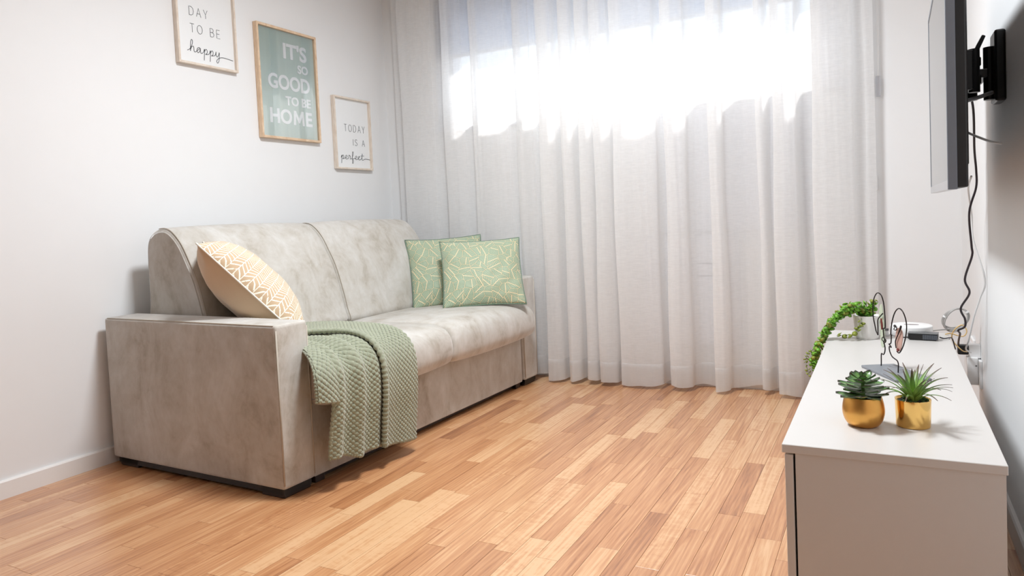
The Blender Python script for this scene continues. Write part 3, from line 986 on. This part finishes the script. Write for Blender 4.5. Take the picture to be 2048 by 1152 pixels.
# ------------------------------------------------------------------ low cabinet on the right
CX0, CX1, CY0, CY1, CZ = 2.7295, 3.129, 1.593, 3.13, 0.4522
cb = empty('low_cabinet', (CX0, CY0, 0))
tag(cb, 'long low off white cabinet along the right wall', 'cabinet')
W_, L_ = CX1-CX0, CY1-CY0
obj('top', box(0, W_, 0, L_, CZ-0.0185, CZ, 0.0012, 1), CAB, cb)
obj('side_panel', box(0.026, W_-0.003, 0.004, 0.022, 0.06, CZ-0.0185), CAB, cb)
obj('side_panel', box(0.026, W_-0.003, L_-0.022, L_-0.004, 0.06, CZ-0.0185), CAB, cb)
obj('bottom', box(0.026, W_-0.003, 0.022, L_-0.022, 0.06, 0.078), CAB, cb)
obj('back_panel', box(W_-0.012, W_-0.003, 0.022, L_-0.022, 0.078, CZ-0.0185), CAB, cb)
obj('divider', box(0.026, W_-0.012, L_/2-0.009, L_/2+0.009, 0.078, CZ-0.0185), CAB, cb)
for a, b in ((0.004, L_/2-0.0015), (L_/2+0.0015, L_-0.004)):
    obj('door', box(0.005, 0.0215, a, b, 0.062, CZ-0.0225, 0.001, 1), CAB, cb)
obj('plinth', box(0.05, W_-0.03, 0.03, L_-0.03, 0.0, 0.06), simple('dark_plinth', srgb(70, 66, 64), 0.6), cb)

# ------------------------------------------------------------------ plants in gold pots
def soil(parent, r, z):
    prof = [(0.0005, z+0.002), (r*0.5, z+0.003), (r, z)]
    return obj('soil', lathe(prof, 24, cap0=False, cap1=False), SOIL, parent)
def leafattr(me, vals):
    at = me.attributes.new('leafpos', 'FLOAT_COLOR', 'POINT')
    at.data.foreach_set('color', np.array([(v, v, v, 1) for v in vals], np.float32).ravel())
pot = empty('potted_succulent', (2.881, 1.788, CZ))
tag(pot, 'dark green rosette succulent in rounded satin gold pot on the cabinet', 'plant')
outer = [(0.0245, 0.0), (0.028, 0.001), (0.034, 0.006), (0.040, 0.016), (0.0435, 0.030), (0.0435, 0.042), (0.0415, 0.055), (0.0385, 0.066), (0.0372, 0.068), (0.0362, 0.067), (0.038, 0.056), (0.038, 0.05)]
obj('pot', lathe([tuple(q) for q in cr([np.array(q) for q in outer], 4)], 56), GOLD_S, pot, smooth=True)
soil(pot, 0.0378, 0.058)
def succ_leaf(L, w):
    nu, nv = 5, 9
    V, A = [], []
    for side in (1, -1):
        for j in range(nv):
            t = j/(nv-1)
            ww = w*(math.sin(PI*min(1, t**1.25*0.98+0.02))**0.7)*(0.55+0.45*t if t < .6 else 1)+0.0004
            for i in range(nu):
                s = -1+2*i/(nu-1)
                V.append((L*t, s*ww, 0.010*t*t-0.004*t+0.004*s*s*(t)+side*0.0016*(1-s*s)*(1-t*0.6)))
                A.append(min(1, 0.35*t+0.65*abs(s)**3+0.5*max(0, t-.85)/.15*0.6))
    F = []
    for sd in range(2):
        b = sd*nu*nv
        for j in range(nv-1):
            for i in range(nu-1):
                q = (b+j*nu+i, b+j*nu+i+1, b+(j+1)*nu+i+1, b+(j+1)*nu+i)
                F.append(q if sd == 0 else tuple(reversed(q)))
    me = bpy.data.meshes.new('leaf'); me.from_pydata(V, [], F); me.update(); leafattr(me, A)
    me.materials.append(SUCC)
    for p_ in me.polygons: p_.use_smooth = True
    return me
lm = [succ_leaf(0.057, 0.0155), succ_leaf(0.050, 0.0150), succ_leaf(0.041, 0.0130), succ_leaf(0.028, 0.0100), succ_leaf(0.015, 0.006)]
tiers = [(0, 8, 0.069, -0.02), (0, 8, 0.078, 0.03), (1, 7, 0.088, 0.07), (2, 6, 0.098, 0.12), (3, 5, 0.105, 0.22), (4, 4, 0.108, 0.6)]
for ti, (mi, n, z, tilt) in enumerate(tiers):
    for k in range(n):
        o = bpy.data.objects.new('leaf', lm[mi]); COL.objects.link(o); o.parent = pot
        o.location = (0, 0, z+random.uniform(-.002, .002))
        o.rotation_euler = (random.uniform(-.15, .15), -tilt+random.uniform(-.06, .06), 2*PI*(k+0.5*(ti % 2))/n+0.25*ti+random.uniform(-.08, .08))
        o.scale = [random.uniform(.9, 1.06)]*3
obj('stem', tube([(0, 0, 0.058), (0, 0, 0.110)], [0.005, 0.003], 8), STEM, pot)

pot2 = empty('potted_air_plant', (2.980, 1.818, CZ))
tag(pot2, 'spiky green plant in straight polished gold pot on the cabinet', 'plant')
outer = [(0.0325, 0.0), (0.0340, 0.0008), (0.0345, 0.003), (0.0362, 0.060), (0.0362, 0.0615), (0.0352, 0.0615), (0.0345, 0.05)]
obj('pot', lathe(outer, 64), GOLD_P, pot2, smooth=True)
soil(pot2, 0.0348, 0.055)
def spike_leaf(L, w, bend, seed):
    n = 14; V, A = [], []
    for j in range(n):
        t = j/(n-1)
        ww = 1.35*w*(1-t)**0.75*(0.75+0.6*min(1, t*4) if t < .25 else 1.35-.35*t)*0.8+0.00035
        x = L*(t*math.sin(bend*t*0.5+0.05)); z = L*t*math.cos(bend*t*0.55)
        for s in (-1, 0, 1):
            V.append((x+(0.0025*(1-t) if s == 0 else 0), s*ww, z)); A.append(min(1, t*1.05+0.06*abs(s)))
    F = []
    for j in range(n-1):
        for i in range(2):
            F.append((j*3+i, j*3+i+1, (j+1)*3+i+1, (j+1)*3+i))
    me = bpy.data.meshes.new('leaf'); me.from_pydata(V, [], F); me.update(); leafattr(me, A)
    me.materials.append(SPIKE)
    for p_ in me.polygons: p_.use_smooth = True
    return me
sp_m = [spike_leaf(0.085, 0.0075, 0.25, 0), spike_leaf(0.098, 0.0062, 0.8, 1), spike_leaf(0.100, 0.0052, 1.2, 2), spike_leaf(0.088, 0.0045, 1.5, 3)]
for k in range(34):
    mi = 0 if k < 3 else (1 if k < 12 else (2 if k < 24 else 3))
    o = bpy.data.objects.new('leaf', sp_m[mi]); COL.objects.link(o); o.parent = pot2
    a = k*2.399+random.uniform(-.2, .2)
    tilt = [0.05, 0.22, 0.38, 0.5][mi]+random.uniform(-.07, .1)
    o.rotation_euler = (0, tilt, a)
    rr = 0.002+0.004*(mi/3)
    o.location = (rr*math.cos(a), rr*math.sin(a), 0.055)
    s_ = random.uniform(.82, 1.03); o.scale = (s_, s_, s_)
    m_ = o.modifiers.new('thickness', 'SOLIDIFY'); m_.thickness = 0.0008
for k in range(26):
    a = random.uniform(0, 2*PI); r_ = random.uniform(.010, .032)
    o = obj('moss_clump', lathe([(0.0005, 0.007), (0.003, 0.0055), (0.0045, 0.002), (0.003, 0)], 7, cap0=False, cap1=False), simple('moss', srgb(58, 84, 46), 0.9) if k == 0 else bpy.data.materials['moss'], pot2, (r_*math.cos(a), r_*math.sin(a), 0.055))

# trailing plant in a white pot
tp = empty('trailing_plant', (2.862, 2.962, CZ))
tag(tp, 'trailing plant with small round leaves in white pot, spilling over the cabinet end', 'plant')
outer = [(0.036, 0), (0.038, 0.001), (0.040, 0.01), (0.0475, 0.085), (0.0475, 0.0865), (0.0455, 0.0865), (0.044, 0.07)]
obj('pot', lathe(outer, 48), CERAMIC, tp, smooth=True)
soil(tp, 0.0445, 0.078)
def lens(r, h):
    V = [(0, 0, h), (0, 0, -h)]+[(r*math.cos(k*PI/4)*1.1, r*math.sin(k*PI/4), 0) for k in range(8)]
    F = [(0, 2+k, 2+(k+1) % 8) for k in range(8)]+[(1, 2+(k+1) % 8, 2+k) for k in range(8)]
    me = bpy.data.meshes.new('leaf'); me.from_pydata(V, [], F); me.update()
    for p_ in me.polygons: p_.use_smooth = True
    return me
big = lens(0.0085, 0.003); big.materials.append(PEARL)
big2 = lens(0.0085, 0.003); big2.materials.append(PEARL2)
small = lens(0.0048, 0.002); small.materials.append(PEARL2)
O0 = Vector((2.862, 2.962, CZ))
def vine(pts, step, meshes, rnd=0.010, sr=0.0011):
    P = [Vector(tuple(q)) for q in cr([np.array(q) for q in pts], 12)]
    obj('stem', tube([q-O0 for q in P], sr, 5), STEM, tp)
    acc, k = 0.0, 0
    for i in range(1, len(P)):
        acc += (P[i]-P[i-1]).length
        if acc >= step:
            acc = 0; k += 1
            t = (P[i]-P[i-1]).normalized()
            s = t.cross(Vector((random.uniform(-.5, .5), random.uniform(-.5, .5), 1))).normalized()
            for sg in ((1, -1)):
                o = bpy.data.objects.new('leaf', random.choice(meshes)); COL.objects.link(o); o.parent = tp
                o.location = P[i]+s*sg*rnd*random.uniform(.7, 1.1)-O0+Vector((0, 0, random.uniform(-.003, .003)))
                o.rotation_euler = (random.uniform(-1, 1), random.uniform(-1, 1), random.uniform(0, 6.28))
                z_ = random.uniform(.9, 1.25); o.scale = (z_, z_, z_)
for k in range(9):
    j = lambda s: random.uniform(-s, s)
    dy = j(0.025); dz = 0.013*(k % 3-1)+j(.006)
    endz = random.uniform(0.33, 0.40)
    pts = [(2.862+j(.02), 2.955+j(.02), 0.535), (2.838+j(.01), 2.94+dy, 0.568+dz+j(.008)), (2.795, 2.925+dy, 0.562+dz), (2.752, 2.91+dy, 0.523+dz), (2.718+dz*.3, 2.90+dy, 0.470+dz), (2.698+dz*.4, 2.895+dy, 0.420), (2.684+j(.006), 2.89+dy, endz)]
    if k > 6: pts = pts[:5]
    vine(pts, 0.0165, [big, big, big, big2])
for k in range(4):
    j = lambda s: random.uniform(-s, s)
    vine([(2.868+j(.015), 2.955+j(.01), 0.53), (2.872+j(.02), 2.95+j(.01), 0.57), (2.876+j(.022), 2.945+j(.01), 0.595+j(.012))], 0.014, [big, big, big2], 0.008)
vine([(2.70, 2.895, 0.40), (2.678, 2.885, 0.412), (2.660, 2.88, 0.395), (2.656, 2.878, 0.36), (2.668, 2.876, 0.318)], 0.011, [small], 0.007, 0.0007)
vine([(2.846, 2.92, 0.535), (2.842, 2.905, 0.505), (2.826, 2.895, 0.483), (2.800, 2.89, 0.470), (2.765, 2.89, 0.474)], 0.016, [big2], 0.010, 0.0008)

# ------------------------------------------------------------------ wire sculpture of two faces
sb = empty('wire_sculpture', (2.902, 2.447, CZ), math.atan2(-0.894, 0.447))
tag(sb, 'wire sculpture of two abstract faces on grey slate base', 'sculpture')
obj('base', box(-0.0, 0.205, -0.05, 0.05, 0.0, 0.008, 0.0015, 1), SLATE, sb)
def wire(name, pts, r=0.0017, n=6, y=0.0):
    return obj(name, tube([(q[0], y, q[1]+0.008) for q in [tuple(a) for a in cr([np.array(p_) for p_ in pts], n)]], r, 8), WIRE, sb, smooth=True)
def plate(name, pts, mat, th=0.0012, y=0.0):
    P = [tuple(q) for q in cr([np.array(p_) for p_ in pts], 5, True)]
    return obj(name, prism([(q[0], q[1]+0.008) for q in P], 'y', y-th, y+th), mat, sb)
wire('face_wire', [(0.006, 0.091), (-0.004, 0.100), (-0.012, 0.118), (-0.021, 0.144), (-0.022, 0.178), (-0.011, 0.205), (0.009, 0.220), (0.031, 0.215), (0.044, 0.195), (0.050, 0.163), (0.052, 0.123), (0.043, 0.117), (0.039, 0.114), (0.042, 0.091), (0.046, 0.086), (0.053, 0.083), (0.050, 0.076), (0.041, 0.074), (0.046, 0.066), (0.048, 0.057), (0.045, 0.045), (0.037, 0.037), (0.026, 0.038), (0.0235, 0.030), (0.023, 0.012), (0.022, -0.002)])
wire('nose_wire', [(0.038, 0.161), (0.022, 0.150), (0.008, 0.138), (0.007, 0.115), (0.006, 0.091)])
wire('lip_wire', [(0.039, 0.077), (0.030, 0.081), (0.034, 0.089), (0.043, 0.088), (0.045, 0.080), (0.038, 0.075)], 0.0014)
plate('face_plate', [(0.018, 0.187), (0.027, 0.167), (0.035, 0.119), (0.034, 0.072), (0.026, 0.056), (0.014, 0.062), (0.009, 0.11), (0.004, 0.144), (0.008, 0.172)], PALEGREEN, y=0.006)
plate('eye_plate', [(0.032, 0.146), (0.040, 0.135), (0.042, 0.120), (0.036, 0.112), (0.033, 0.126)], REDBROWN, y=-0.003)
wire('face_wire', [(0.116, 0.061), (0.131, 0.060), (0.153, 0.085), (0.169, 0.121), (0.171, 0.153), (0.156, 0.179), (0.133, 0.188), (0.109, 0.173), (0.091, 0.141), (0.083, 0.107), (0.086, 0.103), (0.083, 0.080), (0.072, 0.075), (0.080, 0.071), (0.084, 0.067), (0.074, 0.068), (0.073, 0.060), (0.077, 0.051), (0.088, 0.041), (0.103, 0.037), (0.117, 0.034), (0.123, 0.026), (0.122, 0.012), (0.121, -0.002)])
wire('arm_wire', [(0.112, 0.070), (0.109, 0.083), (0.110, 0.091), (0.120, 0.106), (0.137, 0.126), (0.144, 0.137), (0.139, 0.138), (0.133, 0.126), (0.121, 0.106)], 0.0015)
plate('face_plate', [(0.104, 0.110), (0.110, 0.125), (0.124, 0.131), (0.135, 0.126), (0.141, 0.113), (0.136, 0.087), (0.127, 0.067), (0.113, 0.060), (0.103, 0.069), (0.101, 0.092)], PINK, y=0.005)
wire('eye_wire', [(0.101, 0.123), (0.108, 0.130), (0.118, 0.131), (0.112, 0.122), (0.101, 0.123)], 0.0012)
for k in range(5):
    a = 0.7+k*0.42
    wire('eyelash', [(0.109+0.007*math.cos(a), 0.127+0.005*math.sin(a)), (0.109+0.013*math.cos(a), 0.127+0.011*math.sin(a))], 0.001, 2)
plate('mouth_plate', [(0.118, 0.066), (0.124, 0.072), (0.130, 0.068), (0.124, 0.062)], REDBROWN, y=-0.001)

# ------------------------------------------------------------------ electronics at the far end of the cabinet
rt_ = empty('router', (3.008, 3.058, CZ))
tag(rt_, 'round white flat device with oval slot on top, at the far cabinet end', 'router')
obj('body', lathe([(0.064, 0.0), (0.068, 0.002), (0.0695, 0.006), (0.0705, 0.036), (0.0695, 0.0385), (0.066, 0.040), (0.03, 0.0402), (0.0005, 0.0402)], 56, cap1=False), WHITE, rt_, smooth=True)
obj('slot', lathe([(0.0005, 0.0412), (0.022, 0.0412), (0.023, 0.040)], 32, cap0=False, cap1=False), simple('grey_slot', srgb(150, 142, 142), 0.4), rt_).scale = (1.1, 0.45, 1)
sbx = empty('set_top_box', (3.045, 3.0, CZ), -0.12)
tag(sbx, 'small black ribbed box in front of the round white device', 'electronics')
obj('case', box(-0.045, 0.048, -0.052, -0.004, 0.003, 0.022, 0.002, 1), BLACK, sbx)
obj('lid', box(-0.046, 0.049, -0.053, -0.003, 0.0225, 0.0255, 0.001, 1), simple('dark_grey_lid', srgb(84, 86, 88), 0.3), sbx)
for k in range(16):
    x = 0.002+k*0.0029
    obj('rib', box(x, x+0.0012, -0.0537, -0.052, 0.004, 0.021), TVGREY, sbx)
obj('foot', box(-0.04, 0.043, -0.048, -0.008, 0.0, 0.003), BLACK, sbx)
wb = empty('white_adapter_box', (2.915, 3.04, CZ))
tag(wb, 'low white box between the trailing plant pot and the round device', 'electronics')
obj('case', box(-0.03, 0.018, -0.02, 0.02, 0.0, 0.018, 0.003, 2), WHITE, wb)
obj('top_strip', box(-0.03, 0.018, -0.02, 0.02, 0.0215, 0.024, 0.001, 1), BLACK, wb)
obj('spacer', box(-0.026, 0.014, -0.016, 0.016, 0.018, 0.0215), WHITE, wb)

def cable(name, pts, r, mat, label, n=8):
    o = obj(name, tube([tuple(q) for q in cr([np.array(p_) for p_ in pts], n)], r, 8), mat, smooth=True)
    tag(o, label, 'cable'); return o
cable('power_cable', [(3.150, 2.62, 1.30), (3.185, 2.75, 1.25), (3.203, 2.92, 1.119), (3.21, 2.95, 1.05), (3.209, 2.95, 0.99), (3.188, 2.95, 0.905), (3.193, 2.95, 0.792), (3.194, 2.95, 0.754), (3.172, 2.95, 0.673), (3.185, 2.95, 0.625), (3.160, 2.97, 0.568), (3.172, 2.97, 0.53), (3.171, 2.97, 0.503), (3.152, 2.98, 0.488), (3.160, 3.02, 0.470), (3.163, 3.12, 0.43), (3.166, 3.19, 0.40)], 0.0036, CABLE_B,
      'dark crinkled power cable hanging from the television to the black plug')
cable('antenna_cable', [(3.165, 2.60, 1.02), (3.182, 2.9, 0.985), (3.199, 3.0, 0.895), (3.203, 3.0, 0.807), (3.234, 2.98, 0.669), (3.220, 3.0, 0.60), (3.203, 3.02, 0.53), (3.188, 3.05, 0.44), (3.184, 3.1, 0.40), (3.205, 3.17, 0.375)], 0.0030, CABLE_W,
      'white cable hanging down the right wall behind the dark cable')
cc = empty('coiled_cable', (3.158, 3.17, 0.497))
tag(cc, 'coil of grey cable tied with white ties standing behind the cabinet', 'cable')
for k in range(4):
    a0 = k*0.7
    P = []
    for q in range(40):
        a = 2*PI*q/40
        P.append(((0.037+0.0022*k)*math.cos(a)+0.003*math.sin(a+k), 0.004*math.sin(2*a+k)+0.004*k-0.006, (0.043-0.003*k)*math.sin(a)*1.0+0.012*math.cos(a)+0.002*k))
    obj('loop', tube(P, 0.0026, 7, True), CABLE_G, cc, smooth=True)
obj('loose_end', tube([tuple(q) for q in cr([np.array(q) for q in [(-0.02, 0.0, -0.036), (-0.05, -0.03, -0.034), (-0.075, -0.06, -0.033), (-0.085, -0.085, -0.03)]], 6)], 0.0026, 7), CABLE_G, cc, smooth=True)
for a in (2.6, 0.5):
    c0 = Vector((0.040*math.cos(a), 0, 0.041*math.sin(a)+0.012*math.cos(a)))
    t = Vector((-math.sin(a), 0, math.cos(a)))*0.003
    obj('tie', tube([c0-t, c0+t], 0.0085, 10), WHITE, cc)
cable('cream_cable', [(3.195, 3.20, 0.372), (3.173, 3.12, 0.391), (3.146, 3.12, 0.423), (3.141, 3.11, 0.451), (3.154, 3.1, 0.477), (3.174, 3.1, 0.489), (3.187, 3.1, 0.467), (3.174, 3.1, 0.447), (3.137, 3.1, 0.4565), (3.118, 3.07, 0.458)], 0.0022, CABLE_Y,
      'thin cream cable looping over the corner of the cabinet')
cable('short_cable', [(3.094, 2.975, 0.462), (3.108, 2.98, 0.457), (3.122, 2.995, 0.457), (3.133, 3.03, 0.452), (3.140, 3.06, 0.44), (3.150, 3.09, 0.40)], 0.0022, CABLE_B,
      'short black cable leaving the ribbed black box to the right')
cable('device_cable', [(2.96, 2.985, 0.4575), (2.975, 2.975, 0.457), (2.992, 2.975, 0.4585), (3.0, 2.974, 0.460)], 0.0022, CABLE_B,
      'short black cable between the wire sculpture and the ribbed black box')

# plugs on the right wall behind the cabinet
pg = empty('black_plug', (3.185, 3.215, 0.378))
tag(pg, 'black plug adapter in the gap between cabinet and right wall', 'plug')
obj('body', box(-0.020, 0.016, -0.015, 0.02, -0.018, 0.018, 0.004, 2), BLACK, pg)
obj('socket_block', box(0.016, XR-3.185, -0.016, 0.016, -0.03, 0.024, 0.003, 1), WHITE, pg)
wp = empty('white_power_adapter', (3.216, 3.21, 0.30))
tag(wp, 'white box shaped adapter plugged in low on the right wall', 'plug')
obj('body', box(-0.022, 0.014, -0.02, 0.03, -0.052, 0.052, 0.003, 2), WHITE, wp)
obj('wall_plate', box(0.0145, XR-3.216, -0.05, 0.05, -0.06, 0.045, 0.002, 1), WHITE, wp)
obj('plug_top', tube([(0.004, 0.005, 0.052), (0.006, 0.01, 0.072), (0.012, 0.02, 0.084)], [0.008, 0.007, 0.005], 10), WHITE, wp, smooth=True)
obj('vent_mark', box(0.004, 0.010, -0.0206, -0.02, 0.020, 0.023), BLACK, wp)
sk = empty('wall_socket', (XR, 3.45, 0.345))
tag(sk, 'white wall socket plate further back behind the cabinet', 'socket')
obj('plate', box(-0.010, 0.0, -0.06, 0.06, -0.04, 0.04, 0.003, 2), WHITE, sk)
obj('insert', box(-0.012, -0.010, -0.035, 0.035, -0.022, 0.022, 0.0008, 1), PVC, sk)
cable('floor_cable', [(3.226, 2.9, 0.005), (3.20, 2.5, 0.005), (3.185, 2.1, 0.005), (3.19, 1.8, 0.005), (3.195, 1.4, 0.005)], 0.0035, CABLE_W,
      'white cable lying in the dark gap beside the right wall')

# ------------------------------------------------------------------ television on an arm
ty0, ty1, tz0, tz1 = 1.95, 2.85, 0.976, 1.557
tvx0, tvx1 = 3.0635, 3.071       # near and far screen edge
tvr = math.atan2(-(tvx1-tvx0), ty1-ty0)
tv = empty('television', (tvx0, ty0, tz0), tvr)
tag(tv, 'flat screen television seen edge on, mounted on the right wall', 'television')
TL, TH = ty1-ty0, tz1-tz0
obj('screen', box(0.0, 0.006, 0.012, TL-0.008, 0.022, TH-0.012), SCREEN, tv)
obj('bezel', join(box(-0.0012, 0.018, 0.0, 0.012, 0, TH, 0.001, 1), box(-0.0012, 0.018, TL-0.008, TL, 0, TH, 0.001, 1),
                  box(-0.0012, 0.018, 0.012, TL-0.008, TH-0.012, TH, 0.001, 1)), TVGREY, tv)
obj('bottom_trim', box(-0.0012, 0.018, 0.012, TL-0.008, 0.0, 0.022, 0.001, 1), SILVER, tv)
obj('back_panel', box(0.006, 0.040, 0.004, TL-0.004, 0.004, TH-0.004, 0.004, 2), BLACK, tv)
obj('back_housing', box(0.040, 0.052, 0.14, TL-0.14, 0.06, TH-0.07, 0.004, 2), BLACK, tv)
ar = empty('wall_bracket', (3.125, 2.42, 1.31))
tag(ar, 'black folding wall bracket arm holding the television', 'bracket')
obj('screen_plate', box(-0.006, 0.004, -0.12, 0.12, -0.10, 0.10, 0.002, 1), BLACKMETAL, ar)
obj('tilt_bracket', box(0.004, 0.030, -0.035, 0.035, -0.055, 0.055, 0.003, 1), BLACKMETAL, ar)
obj('pivot', tube([(0.035, 0.0, -0.06), (0.035, 0.0, 0.06)], 0.014, 16), BLACKMETAL, ar)
obj('arm', box(0.03, 0.052, 0.0, 0.20, 0.012, 0.038, 0.003, 1), BLACKMETAL, ar)
obj('arm', box(0.03, 0.052, 0.0, 0.20, -0.038, -0.012, 0.003, 1), BLACKMETAL, ar)
obj('pivot', tube([(0.045, 0.20, -0.06), (0.045, 0.20, 0.06)], 0.016, 16), BLACKMETAL, ar)
obj('arm', box(0.045, 0.075, 0.06, 0.22, -0.012, 0.012, 0.003, 1), BLACKMETAL, ar)
obj('pivot', tube([(0.082, 0.09, -0.075), (0.082, 0.09, 0.075)], 0.017, 16), BLACKMETAL, ar)
obj('wall_plate', box(0.088, XR-3.125, 0.04, 0.14, -0.085, 0.115, 0.006, 2), BLACKMETAL, ar)
obj('lever', tube([(0.03, 0.02, 0.03), (0.05, 0.03, 0.075), (0.062, 0.035, 0.10)], [0.007, 0.006, 0.005], 8), BLACKMETAL, ar)
obj('lower_brace', tube([(0.012, -0.03, -0.085), (0.05, 0.04, -0.070), (0.088, 0.08, -0.055)], 0.006, 8), SILVER, ar)
cable('tv_lead', [(3.128, 2.55, 1.17), (3.150, 2.50, 1.145), (3.175, 2.46, 1.125), (3.20, 2.44, 1.110), (3.225, 2.44, 1.102)], 0.0034, CABLE_W,
      'short pale lead bending out behind the television above the dark cable')

# ------------------------------------------------------------------ unseen ceiling lamp, added as the main room light
cl = empty('added_fill_lamp', (1.85, 2.1, ZC))
tag(cl, 'flat round white ceiling lamp, unseen and added to fill the room with light', 'lamp')
obj('housing', lathe([(0.27, 0.0), (0.27, -0.04), (0.25, -0.05)], 48, cap1=False), WHITE, cl)
la = area('fill_light', (0, 0, -0.055), 0.5, FILL_LAMP, (0.92, 0.965, 1.0), (0, 0, 0), 'DISK')
la.data.spread = math.radians(168)
la.parent = cl
